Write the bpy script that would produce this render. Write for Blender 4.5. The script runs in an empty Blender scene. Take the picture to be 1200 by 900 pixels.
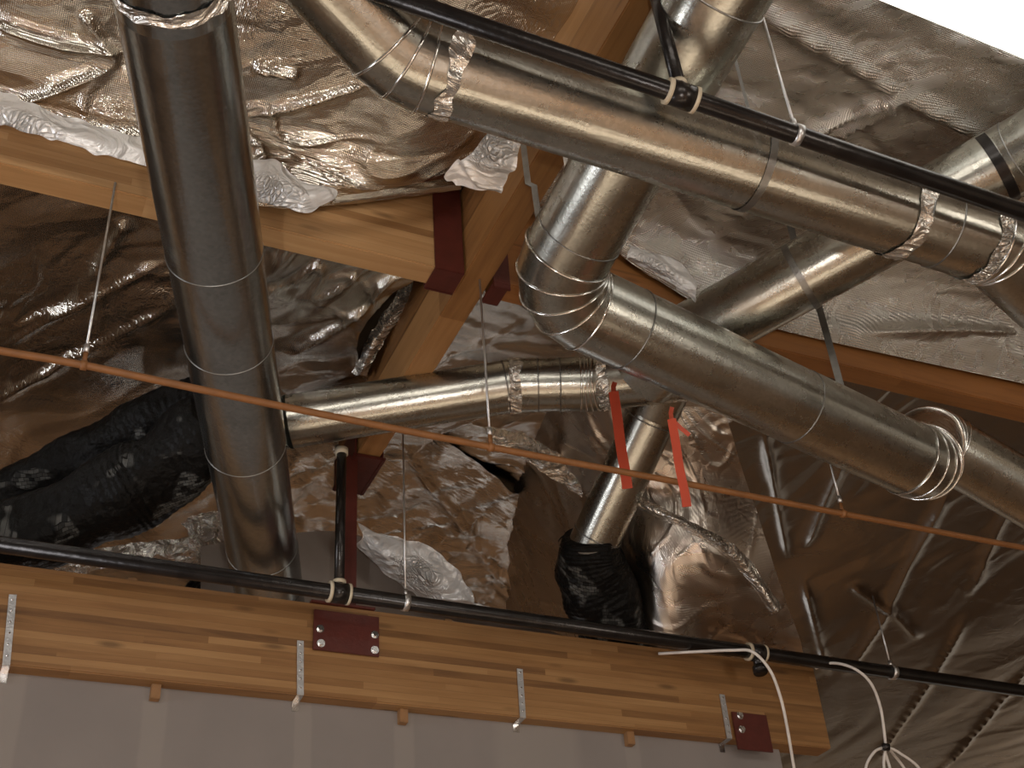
import bpy, bmesh, math, random
from mathutils import Vector, Matrix, noise
random.seed(7)
sc = bpy.context.scene
COL = sc.collection
# ------------------------------------------------------------------ camera
f = 1449.0
pit = math.radians(36); rol = math.radians(4.6)
EYE = Vector((0, 0, 1.6))
F = Vector((0, math.cos(pit), math.sin(pit)))
R0 = Vector((1, 0, 0)); U0 = Vector((0, -math.sin(pit), math.cos(pit)))
R = math.cos(rol) * R0 - math.sin(rol) * U0
U = math.sin(rol) * R0 + math.cos(rol) * U0
cam = bpy.data.cameras.new('camera')
co = bpy.data.objects.new('camera', cam); COL.objects.link(co)
M = Matrix.Identity(4)
for i in range(3):
    M[i][0] = R[i]; M[i][1] = U[i]; M[i][2] = -F[i]; M[i][3] = EYE[i]
co.matrix_world = M
cam.sensor_width = 36; cam.lens = f / 1200 * 36; cam.clip_end = 200
sc.camera = co

def ray(x, y): return F + R * ((x - 600) / f) + U * ((450 - y) / f)
def P(x, y, d): return EYE + ray(x, y) * d            # measured point at a distance
def PZ(x, y, h):                                       # point at a height above the eye
    r = ray(x, y); return EYE + r * (h / r.z)
A3 = Vector((.895, .446, 0)).normalized()              # building axes
B3 = Vector((-A3.y, A3.x, 0))
def S(s, t, h): return EYE + A3 * s + B3 * t + Vector((0, 0, h))
def PT(x, y, t):                                       # point on a wall plane parallel to the beams
    r = ray(x, y); return EYE + r * (t / r.dot(B3))

# ------------------------------------------------------------------ object helpers
def tag(o, label=None, cat=None, group=None, kind=None):
    if label: o['label'] = label
    if cat: o['category'] = cat
    if group: o['group'] = group
    if kind: o['kind'] = kind
    return o
def thing(name, label, cat, loc, group=None):
    o = bpy.data.objects.new(name, None); COL.objects.link(o)
    o.location = loc; o.empty_display_size = .1
    return tag(o, label, cat, group)
_world = {}
def obj(name, bm, mat, parent=None, smooth=True):
    """bm in world coordinates"""
    org = Vector((0, 0, 0))
    if parent is not None:
        org = _world.get(parent.name, parent.location.copy())
    else:
        vs = [v.co for v in bm.verts]
        org = sum(vs, Vector()) / max(1, len(vs))
    for v in bm.verts: v.co -= org
    me = bpy.data.meshes.new(name); bm.to_mesh(me); bm.free()
    o = bpy.data.objects.new(name, me); COL.objects.link(o)
    me.materials.append(mat)
    if smooth:
        for p in me.polygons: p.use_smooth = True
    if parent is not None:
        o.parent = parent; _world[o.name] = org
    else:
        o.location = org; _world[o.name] = org
    return o

def boxm(bm, c, ax, ay, az, sx, sy, sz, bev=0):
    r = bmesh.ops.create_cube(bm, size=1)
    mt = Matrix.Identity(4)
    for i in range(3):
        mt[i][0] = ax[i] * sx; mt[i][1] = ay[i] * sy; mt[i][2] = az[i] * sz; mt[i][3] = c[i]
    bmesh.ops.transform(bm, matrix=mt, verts=r['verts'])
    if bev:
        es = list({e for v in r['verts'] for e in v.link_edges})
        bmesh.ops.bevel(bm, geom=es, offset=bev, segments=2, affect='EDGES')
def box(c, ax, ay, az, sx, sy, sz, bev=0):
    bm = bmesh.new(); boxm(bm, c, ax, ay, az, sx, sy, sz, bev); return bm

def perp(d):
    a = Vector((0, 0, 1)) if abs(d.z) < .9 else Vector((1, 0, 0))
    e = d.cross(a).normalized(); return e, d.cross(e).normalized()

def sweep(bm, pts, rad, seg=12, cap=True, sub=None):
    """smooth tube with shared rings, rad number or list"""
    uv = bm.loops.layers.uv.verify()
    n = len(pts); rings = []
    d0 = (pts[1] - pts[0]).normalized(); e1, e2 = perp(d0)
    L = 0
    Ls = []
    for i, p in enumerate(pts):
        if i == 0: d = (pts[1] - pts[0]).normalized()
        elif i == n - 1: d = (pts[-1] - pts[-2]).normalized()
        else: d = ((pts[i + 1] - p).normalized() + (p - pts[i - 1]).normalized()).normalized()
        e1 = (e1 - d * e1.dot(d)).normalized(); e2 = d.cross(e1)
        r = rad[i] if isinstance(rad, (list, tuple)) else rad
        if i: L += (p - pts[i - 1]).length
        Ls.append(L)
        rings.append([bm.verts.new(p + (e1 * math.cos(2 * math.pi * k / seg) + e2 * math.sin(2 * math.pi * k / seg)) * r) for k in range(seg)])
    for i in range(n - 1):
        for k in range(seg):
            fa = bm.faces.new((rings[i][k], rings[i][(k + 1) % seg], rings[i + 1][(k + 1) % seg], rings[i + 1][k]))
            for lp, u_, v_ in zip(fa.loops, (Ls[i], Ls[i], Ls[i + 1], Ls[i + 1]), (k, k + 1, k + 1, k)):
                lp[uv].uv = (u_, v_ / seg)
    if cap:
        bm.faces.new(rings[0][::-1]); bm.faces.new(rings[-1])
    return rings

def spline(cp, n=12):
    out = []
    c = [cp[0] * 2 - cp[1]] + list(cp) + [cp[-1] * 2 - cp[-2]]
    for i in range(1, len(c) - 2):
        for k in range(n):
            t = k / n
            out.append(.5 * ((2 * c[i]) + (c[i + 1] - c[i - 1]) * t + (2 * c[i - 1] - 5 * c[i] + 4 * c[i + 1] - c[i + 2]) * t * t + (3 * c[i] - c[i - 1] - 3 * c[i + 1] + c[i + 2]) * t ** 3))
    out.append(cp[-1].copy()); return out

# ------------------------------------------------------------------ materials
def newmat(name):
    m = bpy.data.materials.new(name); m.use_nodes = True
    nt = m.node_tree; b = nt.nodes['Principled BSDF']
    return m, nt, b
def nd(nt, t, **kw):
    n = nt.nodes.new(t)
    for k, v in kw.items():
        if k.startswith('i_'):
            n.inputs[k[2:].replace('_', ' ')].default_value = v
        else: setattr(n, k, v)
    return n
def ramp(nt, src, stops):
    r = nd(nt, 'ShaderNodeValToRGB'); cr = r.color_ramp
    while len(cr.elements) < len(stops): cr.elements.new(.5)
    for e, (p_, c) in zip(cr.elements, stops):
        e.position = p_; e.color = c if len(c) == 4 else (*c, 1)
    nt.links.new(src, r.inputs['Fac']); return r
def mathn(nt, op, a, b=None):
    n = nd(nt, 'ShaderNodeMath', operation=op)
    for i, v in enumerate((a, b)):
        if v is None: continue
        if isinstance(v, (int, float)): n.inputs[i].default_value = v
        else: nt.links.new(v, n.inputs[i])
    return n.outputs[0]
def mix(nt, fac, a, b, typ='MIX'):
    n = nd(nt, 'ShaderNodeMix', data_type='RGBA', blend_type=typ)
    for sock, v in ((n.inputs[0], fac), (n.inputs[6], a), (n.inputs[7], b)):
        if isinstance(v, (int, float)): sock.default_value = v
        elif isinstance(v, tuple): sock.default_value = v if len(v) == 4 else (*v, 1)
        else: nt.links.new(v, sock)
    return n.outputs[2]

def simple(name, col, rough=.5, metal=0, bump=0, bscale=40, var=.15):
    m, nt, b = newmat(name)
    tc = nd(nt, 'ShaderNodeTexCoord')
    n = nd(nt, 'ShaderNodeTexNoise', i_Scale=bscale * .3, i_Detail=5)
    nt.links.new(tc.outputs['Object'], n.inputs['Vector'])
    lo = tuple(c * (1 - var) for c in col); hi = tuple(min(1, c * (1 + var)) for c in col)
    r = ramp(nt, n.outputs['Fac'], [(.3, lo), (.7, hi)])
    nt.links.new(r.outputs[0], b.inputs['Base Color'])
    b.inputs['Roughness'].default_value = rough; b.inputs['Metallic'].default_value = metal
    if bump:
        n2 = nd(nt, 'ShaderNodeTexNoise', i_Scale=bscale, i_Detail=4)
        nt.links.new(tc.outputs['Object'], n2.inputs['Vector'])
        bp = nd(nt, 'ShaderNodeBump', i_Strength=bump, i_Distance=.01)
        nt.links.new(n2.outputs['Fac'], bp.inputs['Height']); nt.links.new(bp.outputs[0], b.inputs['Normal'])
    return m

def foil(name, base, rough=.2, crinkle=.35, scale=5, scrim=.15, cr2=.3, metal=1):
    m, nt, b = newmat(name)
    tc = nd(nt, 'ShaderNodeTexCoord'); g = nd(nt, 'ShaderNodeNewGeometry')
    warp = nd(nt, 'ShaderNodeTexNoise', i_Scale=2.2, i_Detail=3)
    nt.links.new(tc.outputs['Object'], warp.inputs['Vector'])
    vm = nd(nt, 'ShaderNodeVectorMath', operation='MULTIPLY_ADD')
    nt.links.new(warp.outputs['Color'], vm.inputs[0]); vm.inputs[1].default_value = (.5, .5, .5)
    nt.links.new(tc.outputs['Object'], vm.inputs[2])
    # stretched folds
    mp = nd(nt, 'ShaderNodeMapping'); mp.inputs['Scale'].default_value = (1.0, 3.4, 1.5); mp.inputs['Rotation'].default_value = (0, 0, .9)
    nt.links.new(vm.outputs[0], mp.inputs['Vector'])
    v1 = nd(nt, 'ShaderNodeTexVoronoi', i_Scale=scale * .5); v1.feature = 'F1'
    v1.distance = 'EUCLIDEAN'
    nt.links.new(mp.outputs[0], v1.inputs['Vector'])
    v2 = nd(nt, 'ShaderNodeTexVoronoi', i_Scale=scale * 4.2); v2.feature = 'DISTANCE_TO_EDGE'
    nt.links.new(vm.outputs[0], v2.inputs['Vector'])
    n3 = nd(nt, 'ShaderNodeTexNoise', i_Scale=scale * 1.2, i_Detail=4, i_Roughness=.5)
    nt.links.new(mp.outputs[0], n3.inputs['Vector'])
    msk = nd(nt, 'ShaderNodeTexNoise', i_Scale=1.3, i_Detail=2)
    nt.links.new(tc.outputs['Object'], msk.inputs['Vector'])
    mr = ramp(nt, msk.outputs['Fac'], [(.5, (0, 0, 0)), (.62, (1, 1, 1))])
    h = mathn(nt, 'ADD', mathn(nt, 'MULTIPLY', v1.outputs['Distance'], .45 * crinkle), mathn(nt, 'MULTIPLY', n3.outputs['Fac'], .22 * crinkle))
    edge = mathn(nt, 'MINIMUM', v2.outputs['Distance'], .25)
    h = mathn(nt, 'ADD', h, mathn(nt, 'MULTIPLY', mathn(nt, 'MULTIPLY', edge, cr2), mr.outputs[0]))
    b1 = nd(nt, 'ShaderNodeBump', i_Strength=1.0, i_Distance=.12)
    nt.links.new(h, b1.inputs['Height'])
    # reinforcing scrim
    wv = nd(nt, 'ShaderNodeTexWave', i_Scale=38, i_Distortion=.6); wv.bands_direction = 'X'
    wv2 = nd(nt, 'ShaderNodeTexWave', i_Scale=38, i_Distortion=.6); wv2.bands_direction = 'Y'
    mp2 = nd(nt, 'ShaderNodeMapping'); mp2.inputs['Rotation'].default_value = (0, 0, -.46)
    nt.links.new(tc.outputs['Object'], mp2.inputs['Vector'])
    nt.links.new(mp2.outputs[0], wv.inputs['Vector']); nt.links.new(mp2.outputs[0], wv2.inputs['Vector'])
    b2 = nd(nt, 'ShaderNodeBump', i_Strength=scrim, i_Distance=.004)
    nt.links.new(mathn(nt, 'ADD', wv.outputs['Fac'], wv2.outputs['Fac']), b2.inputs['Height'])
    nt.links.new(b1.outputs[0], b2.inputs['Normal'])
    nt.links.new(b2.outputs[0], b.inputs['Normal'])
    cn = nd(nt, 'ShaderNodeTexNoise', i_Scale=1.1, i_Detail=4)
    nt.links.new(vm.outputs[0], cn.inputs['Vector'])
    cr = ramp(nt, cn.outputs['Fac'], [(.35, tuple(c * .82 for c in base)), (.65, base)])
    nt.links.new(cr.outputs[0], b.inputs['Base Color'])
    b.inputs['Metallic'].default_value = metal
    rr = nd(nt, 'ShaderNodeMapRange'); rr.inputs['To Min'].default_value = rough * .7; rr.inputs['To Max'].default_value = rough * 1.5
    nt.links.new(n3.outputs['Fac'], rr.inputs['Value']); nt.links.new(rr.outputs[0], b.inputs['Roughness'])
    return m

def galv(name, base, rough=.27):
    m, nt, b = newmat(name)
    uv = nd(nt, 'ShaderNodeUVMap')
    tc = nd(nt, 'ShaderNodeTexCoord')
    mp = nd(nt, 'ShaderNodeMapping'); mp.inputs['Scale'].default_value = (1.2, 9, 1)
    nt.links.new(uv.outputs[0], mp.inputs['Vector'])
    n = nd(nt, 'ShaderNodeTexNoise', i_Scale=2.5, i_Detail=4)
    nt.links.new(mp.outputs[0], n.inputs['Vector'])
    v = nd(nt, 'ShaderNodeTexVoronoi', i_Scale=75); nt.links.new(tc.outputs['Object'], v.inputs['Vector'])
    n2 = nd(nt, 'ShaderNodeTexNoise', i_Scale=6, i_Detail=6, i_Roughness=.7); nt.links.new(tc.outputs['Object'], n2.inputs['Vector'])
    cr = ramp(nt, n2.outputs['Fac'], [(.3, tuple(c * .86 for c in base)), (.5, base), (.75, tuple(min(1, c * 1.08) for c in base))])
    vb = nd(nt, 'ShaderNodeRGBToBW'); nt.links.new(v.outputs['Color'], vb.inputs[0])
    c2 = mix(nt, .18, cr.outputs[0], vb.outputs[0], 'SOFT_LIGHT')
    nt.links.new(c2, b.inputs['Base Color'])
    b.inputs['Metallic'].default_value = 1
    rr = nd(nt, 'ShaderNodeMapRange'); rr.inputs['To Min'].default_value = rough * .8; rr.inputs['To Max'].default_value = rough * 1.25
    nt.links.new(n2.outputs['Fac'], rr.inputs['Value']); nt.links.new(rr.outputs[0], b.inputs['Roughness'])
    b1 = nd(nt, 'ShaderNodeBump', i_Strength=.10, i_Distance=.02)
    nt.links.new(n.outputs['Fac'], b1.inputs['Height'])
    b2 = nd(nt, 'ShaderNodeBump', i_Strength=.12, i_Distance=.002)
    nt.links.new(v.outputs['Distance'], b2.inputs['Height']); nt.links.new(b1.outputs[0], b2.inputs['Normal'])
    nt.links.new(b2.outputs[0], b.inputs['Normal'])
    return m

def wood(name, dark, mid, light, lam=.038, knots=True, sat=1):
    m, nt, b = newmat(name)
    tc = nd(nt, 'ShaderNodeTexCoord'); sp = nd(nt, 'ShaderNodeSeparateXYZ')
    nt.links.new(tc.outputs['Object'], sp.inputs[0])
    layer = mathn(nt, 'FLOOR', mathn(nt, 'DIVIDE', sp.outputs['Z'], lam))
    wn = nd(nt, 'ShaderNodeTexWhiteNoise', noise_dimensions='1D'); nt.links.new(layer, wn.inputs['W'])
    seg = mathn(nt, 'FLOOR', mathn(nt, 'ADD', mathn(nt, 'DIVIDE', sp.outputs['X'], 1.5), mathn(nt, 'MULTIPLY', wn.outputs['Value'], 9)))
    wn2 = nd(nt, 'ShaderNodeTexWhiteNoise', noise_dimensions='2D')
    cv = nd(nt, 'ShaderNodeCombineXYZ'); nt.links.new(layer, cv.inputs[0]); nt.links.new(seg, cv.inputs[1])
    nt.links.new(cv.outputs[0], wn2.inputs['Vector'])
    # grain, offset per board
    off = nd(nt, 'ShaderNodeVectorMath', operation='MULTIPLY_ADD')
    nt.links.new(wn2.outputs['Color'], off.inputs[0]); off.inputs[1].default_value = (13, 13, 13)
    mp = nd(nt, 'ShaderNodeMapping'); mp.inputs['Scale'].default_value = (1.0, 14, 14)
    nt.links.new(tc.outputs['Object'], mp.inputs['Vector']); nt.links.new(mp.outputs[0], off.inputs[2])
    g = nd(nt, 'ShaderNodeTexNoise', i_Scale=1.7, i_Detail=6, i_Roughness=.6, i_Distortion=.4)
    nt.links.new(off.outputs[0], g.inputs['Vector'])
    fac = mathn(nt, 'ADD', mathn(nt, 'MULTIPLY', wn2.outputs['Value'], .42), mathn(nt, 'MULTIPLY', g.outputs['Fac'], .62))
    r = ramp(nt, fac, [(.2, dark), (.48, mid), (.8, light)])
    col = r.outputs[0]
    if knots:
        mk = nd(nt, 'ShaderNodeMapping'); mk.inputs['Scale'].default_value = (2.3, 6, 9.5)
        nt.links.new(tc.outputs['Object'], mk.inputs['Vector'])
        vk = nd(nt, 'ShaderNodeTexVoronoi', i_Scale=.9); nt.links.new(mk.outputs[0], vk.inputs['Vector'])
        kr = ramp(nt, vk.outputs['Distance'], [(.06, (1, 1, 1)), (.17, (0, 0, 0))])
        col = mix(nt, mathn(nt, 'MULTIPLY', kr.outputs[0], .6), col, tuple(c * .5 for c in dark))
    # glue line
    fr = mathn(nt, 'FRACT', mathn(nt, 'DIVIDE', sp.outputs['Z'], lam))
    gl = mathn(nt, 'LESS_THAN', fr, .05)
    col = mix(nt, mathn(nt, 'MULTIPLY', gl, .35), col, tuple(c * .45 for c in dark))
    nt.links.new(col, b.inputs['Base Color']); b.inputs['Roughness'].default_value = .5
    bp = nd(nt, 'ShaderNodeBump', i_Strength=.2, i_Distance=.003)
    nt.links.new(g.outputs['Fac'], bp.inputs['Height']); nt.links.new(bp.outputs[0], b.inputs['Normal'])
    return m

M_FOIL = foil('foil_facing', (.62, .59, .53), .13, .12, scrim=.25, cr2=.04)
M_FOILN = foil('foil_facing_woven', (.62, .60, .56), .24, .10, scrim=.5, cr2=.03)
M_FOILD = foil('foil_facing_shaded', (.27, .25, .225), .22, .06, scrim=.08, scale=2.0, cr2=.02)  # darker copy of the foil, shade of the far bay put into the colour
M_FOILS = foil('foil_facing_smooth', (.62, .56, .50), .26, .12, scale=2.5, cr2=.06)
M_FLAP = foil('crumpled_foil_lit', (.97, .97, .97), .3, .6, scale=9, scrim=0, cr2=.6, metal=.25)  # flash glare put into the colour: near-white and barely metallic
M_DUCT = galv('galvanised_steel', (.455, .45, .405))
M_DUCTD = galv('galvanised_steel_cool', (.37, .40, .41), .24)
M_BEAD = simple('bright_seam_metal', (.80, .80, .78), .2, 1)
M_TAPE = foil('duct_foil_tape', (.85, .82, .76), .24, .6, scale=14, scrim=0, cr2=.6, metal=.85)
M_STRAP = simple('galvanised_strap', (.30, .30, .29), .4, 1, .2, 60)
M_STRAPB = simple('galvanised_tie', (.55, .56, .58), .45, .85, .3, 90)
M_WIRE = simple('hanger_steel', (.62, .62, .62), .35, .9)
M_WOODC = wood('glulam_honey', (.115, .052, .016), (.25, .125, .043), (.37, .21, .085))
M_WOODA = wood('glulam_warm', (.24, .12, .045), (.40, .22, .09), (.52, .32, .15), lam=.045)
M_WOODB = wood('timber_knotty', (.15, .064, .020), (.29, .14, .045), (.40, .21, .08), lam=.3)
M_WOODD = wood('timber_orange', (.17, .065, .018), (.30, .125, .036), (.38, .17, .055), lam=.3)
M_RED = simple('red_oxide_primer', (.085, .016, .011), .42, 0, .15, 50)
M_BLACK = simple('black_steel_pipe', (.028, .025, .024), .27, .6, .15, 30, .4)
M_BOLT = simple('bolt_zinc', (.75, .75, .75), .25, 1)
M_COPPER = simple('orange_pipe_plastic', (.235, .098, .030), .55, .0, .05)
M_CREAM = simple('cream_seal', (.55, .48, .36), .6)
M_CABLE = simple('white_cable', (.72, .68, .64), .5)
M_ORANGE = simple('orange_flagging', (.44, .055, .022), .5, 0, 0, 20, .05)
M_STUD = simple('pine_stud', (.26, .14, .06), .6, 0, .2)
M_FLEX, nt, b = newmat('black_flex_jacket')
tc = nd(nt, 'ShaderNodeTexCoord')
uvn = nd(nt, 'ShaderNodeUVMap')
n = nd(nt, 'ShaderNodeTexNoise', i_Scale=16, i_Detail=5); nt.links.new(tc.outputs['Object'], n.inputs['Vector'])
bk = nd(nt, 'ShaderNodeTexBrick', i_Scale=16); bk.inputs['Color1'].default_value = (0, 0, 0, 1); bk.inputs['Color2'].default_value = (1, 1, 1, 1); bk.inputs['Mortar'].default_value = (0, 0, 0, 1)
nt.links.new(tc.outputs['Object'], bk.inputs['Vector'])
n4 = nd(nt, 'ShaderNodeTexNoise', i_Scale=5, i_Detail=1); nt.links.new(tc.outputs['Object'], n4.inputs['Vector'])
q = ramp(nt, n4.outputs['Fac'], [(.60, (0, 0, 0)), (.64, (1, 1, 1))])
fac = mathn(nt, 'MULTIPLY', mathn(nt, 'MULTIPLY', bk.outputs['Color'], q.outputs[0]), .4)
nt.links.new(mix(nt, fac, (.006, .006, .006), (.28, .29, .28)), b.inputs['Base Color'])
b.inputs['Roughness'].default_value = .42; b.inputs['Specular IOR Level'].default_value = .12
bp = nd(nt, 'ShaderNodeBump', i_Strength=.8, i_Distance=.03); nt.links.new(n.outputs['Fac'], bp.inputs['Height']); nt.links.new(bp.outputs[0], b.inputs['Normal'])

# drywall with taped joints
M_WALL, nt, b = newmat('drywall_taped')
tc = nd(nt, 'ShaderNodeTexCoord'); sp = nd(nt, 'ShaderNodeSeparateXYZ'); nt.links.new(tc.outputs['Object'], sp.inputs[0])
n = nd(nt, 'ShaderNodeTexNoise', i_Scale=3, i_Detail=4); nt.links.new(tc.outputs['Object'], n.inputs['Vector'])
xx = mathn(nt, 'ADD', sp.outputs['X'], mathn(nt, 'MULTIPLY', n.outputs['Fac'], .05))
def joint(cen, wid):
    d = mathn(nt, 'ABSOLUTE', mathn(nt, 'SUBTRACT', xx, cen + .025))
    mr = nd(nt, 'ShaderNodeMapRange'); mr.inputs['From Min'].default_value = wid * .75; mr.inputs['From Max'].default_value = wid
    mr.inputs['To Min'].default_value = 1; mr.inputs['To Max'].default_value = 0
    nt.links.new(d, mr.inputs['Value']); return mr.outputs[0]
JOINTS = []
WALL_NT = (nt, b, joint, n)

# ------------------------------------------------------------------ setting
def struct(name, bm, mat, smooth=False):
    o = obj(name, bm, mat, None, smooth); o['kind'] = 'structure'; return o
floor_m, nt, b = newmat('warm_floor')
tc = nd(nt, 'ShaderNodeTexCoord')
mpf = nd(nt, 'ShaderNodeMapping'); mpf.inputs['Scale'].default_value = (.35, 1, 1); mpf.inputs['Rotation'].default_value = (0, 0, .5)
nt.links.new(tc.outputs['Object'], mpf.inputs['Vector'])
n = nd(nt, 'ShaderNodeTexNoise', i_Scale=1.5, i_Detail=3); nt.links.new(mpf.outputs[0], n.inputs['Vector'])
r = ramp(nt, n.outputs['Fac'], [(.30, (.03, .026, .024)), (.40, (.10, .088, .08)), (.45, (.34, .30, .27)), (.48, (.62, .28, .08)), (.54, (.50, .23, .07)), (.555, (.03, .027, .025)), (.62, (.05, .045, .04)), (.635, (.36, .34, .33)), (.70, (.04, .035, .03))])  # patch colours made up for what the foil reflects
nt.links.new(r.outputs[0], b.inputs['Base Color']); b.inputs['Roughness'].default_value = .7
struct('floor', box(Vector((0, 6, -.05)), Vector((1, 0, 0)), Vector((0, 1, 0)), Vector((0, 0, 1)), 44, 44, .1), floor_m)
M_DECK = simple('roof_deck', (.10, .06, .03), .8, 0, .2, 10)
struct('ceiling', box(S(1, 6, 5.2), A3, B3, Vector((0, 0, 1)), 44, 40, .1), M_DECK)
# white soffit at the top right, its glare put in as emission
M_WHITE, nt, b = newmat('white_soffit_glow')
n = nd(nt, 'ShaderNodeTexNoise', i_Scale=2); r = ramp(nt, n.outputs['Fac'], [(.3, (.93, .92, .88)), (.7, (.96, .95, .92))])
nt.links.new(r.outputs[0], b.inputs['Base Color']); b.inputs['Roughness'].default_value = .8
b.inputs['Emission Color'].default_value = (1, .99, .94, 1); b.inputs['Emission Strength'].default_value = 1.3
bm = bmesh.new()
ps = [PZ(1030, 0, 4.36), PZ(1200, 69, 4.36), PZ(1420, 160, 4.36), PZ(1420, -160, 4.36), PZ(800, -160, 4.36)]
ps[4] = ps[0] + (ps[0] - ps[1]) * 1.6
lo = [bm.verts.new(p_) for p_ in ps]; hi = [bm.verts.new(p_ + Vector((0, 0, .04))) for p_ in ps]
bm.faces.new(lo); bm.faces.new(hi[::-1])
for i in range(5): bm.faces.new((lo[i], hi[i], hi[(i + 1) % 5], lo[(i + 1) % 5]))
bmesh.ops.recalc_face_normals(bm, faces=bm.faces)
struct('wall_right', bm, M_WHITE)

# drywall partition under the big beam
X3 = A3; Z3 = Vector((0, 0, 1))
s0 = (PT(-60, 800, 5.84) - EYE).dot(A3) - .4; s1 = (PT(914, 884, 5.84) - EYE).dot(A3)
wh = 2.44
nt, b, joint, nz = WALL_NT
def wall_s(px, py): return (PT(px, py, 5.84) - EYE).dot(A3)
cs = (s0 + s1) / 2
js = None
for px, w in ((180, .065), (355, .05), (473, .06), (628, .27), (738, .05), (5, .07)):
    j = joint(wall_s(px, 850) - cs, w)
    js = j if js is None else mathn(nt, 'MAXIMUM', js, j)
base = ramp(nt, nz.outputs['Fac'], [(.3, (.222, .202, .195)), (.7, (.245, .222, .213))])
nt.links.new(mix(nt, mathn(nt, 'MULTIPLY', js, .5), base.outputs[0], (.29, .265, .245)), b.inputs['Base Color'])
b.inputs['Roughness'].default_value = .85
bm = box(Vector((0, 0, 0)), Vector((1, 0, 0)), Vector((0, 1, 0)), Z3, s1 - s0, .09, 4.0)
w_ = struct('wall_far', bm, M_WALL)
rotA = Matrix.Rotation(math.atan2(A3.y, A3.x), 4, 'Z')
w_.matrix_world = Matrix.Translation(S(cs, 5.84 + .045, wh - 2.0)) @ rotA

# ------------------------------------------------------------------ beams
def beam(name, label, s_a, s_b, t_a, t_b, h0, h1, mat, along='a'):
    L = (s_b - s_a) if along == 'a' else (t_b - t_a)
    W = (t_b - t_a) if along == 'a' else (s_b - s_a)
    bm = bmesh.new()
    boxm(bm, Vector((0, 0, 0)), Vector((1, 0, 0)), Vector((0, 1, 0)), Z3, L, W, h1 - h0, .006)
    o = obj(name, bm, mat, None, False)
    rot = rotA if along == 'a' else rotA @ Matrix.Rotation(math.pi / 2, 4, 'Z')
    o.matrix_world = Matrix.Translation(S((s_a + s_b) / 2, (t_a + t_b) / 2, (h0 + h1) / 2)) @ rot
    tag(o, label, 'beam'); return o
TA = 4.17
beam('glulam_beam', 'wide honey-coloured laminated beam on top of the grey drywall', -4.2, 4.78, 5.75, 5.89, 2.44, 2.95, M_WOODC)
beam('glulam_beam', 'laminated beam running from the left edge behind the wide riser duct to the red hanger', -4.5, 1.86, TA, TA + .13, 4.0, 4.56, M_WOODA)
beam('timber_beam', 'diagonal knotty timber beam resting over the red post', 1.87, 2.01, 1.2, 6.25, 4.0, 4.56, M_WOODB, 'b')
beam('timber_beam', 'orange-brown timber beam at the right edge behind the crossing ducts', 2.03, 8.5, TA, TA + .13, 4.0, 4.56, M_WOODD)
# small stud ends in the gap over the drywall and behind the beam
for px, py, lab in ((182, 802, 'small stud end above drywall below the left steel-strap bay'), (470, 838, 'small stud end above drywall below the red plate'), (735, 867, 'small stud end above drywall near the second red plate')):
    s_ = wall_s(px, py)
    o = obj('stud', box(S(s_, 5.815, 2.405), A3, B3, Z3, .045, .045, .075, .002), M_STUD, None, False); tag(o, lab, 'stud', None)
for px, t_, lab in ((152, 5.97, 'short stud standing behind the big beam beside the wide riser duct'), (523, 5.97, 'short pale stud standing behind the big beam right of the red plate')):
    s_ = (PT(px, 700, t_) - EYE).dot(A3)
    o = obj('stud', box(S(s_, t_, 2.95), A3, B3, Z3, .045, .05, .22, .002), M_STUD, None, False); tag(o, lab, 'stud')

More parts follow.
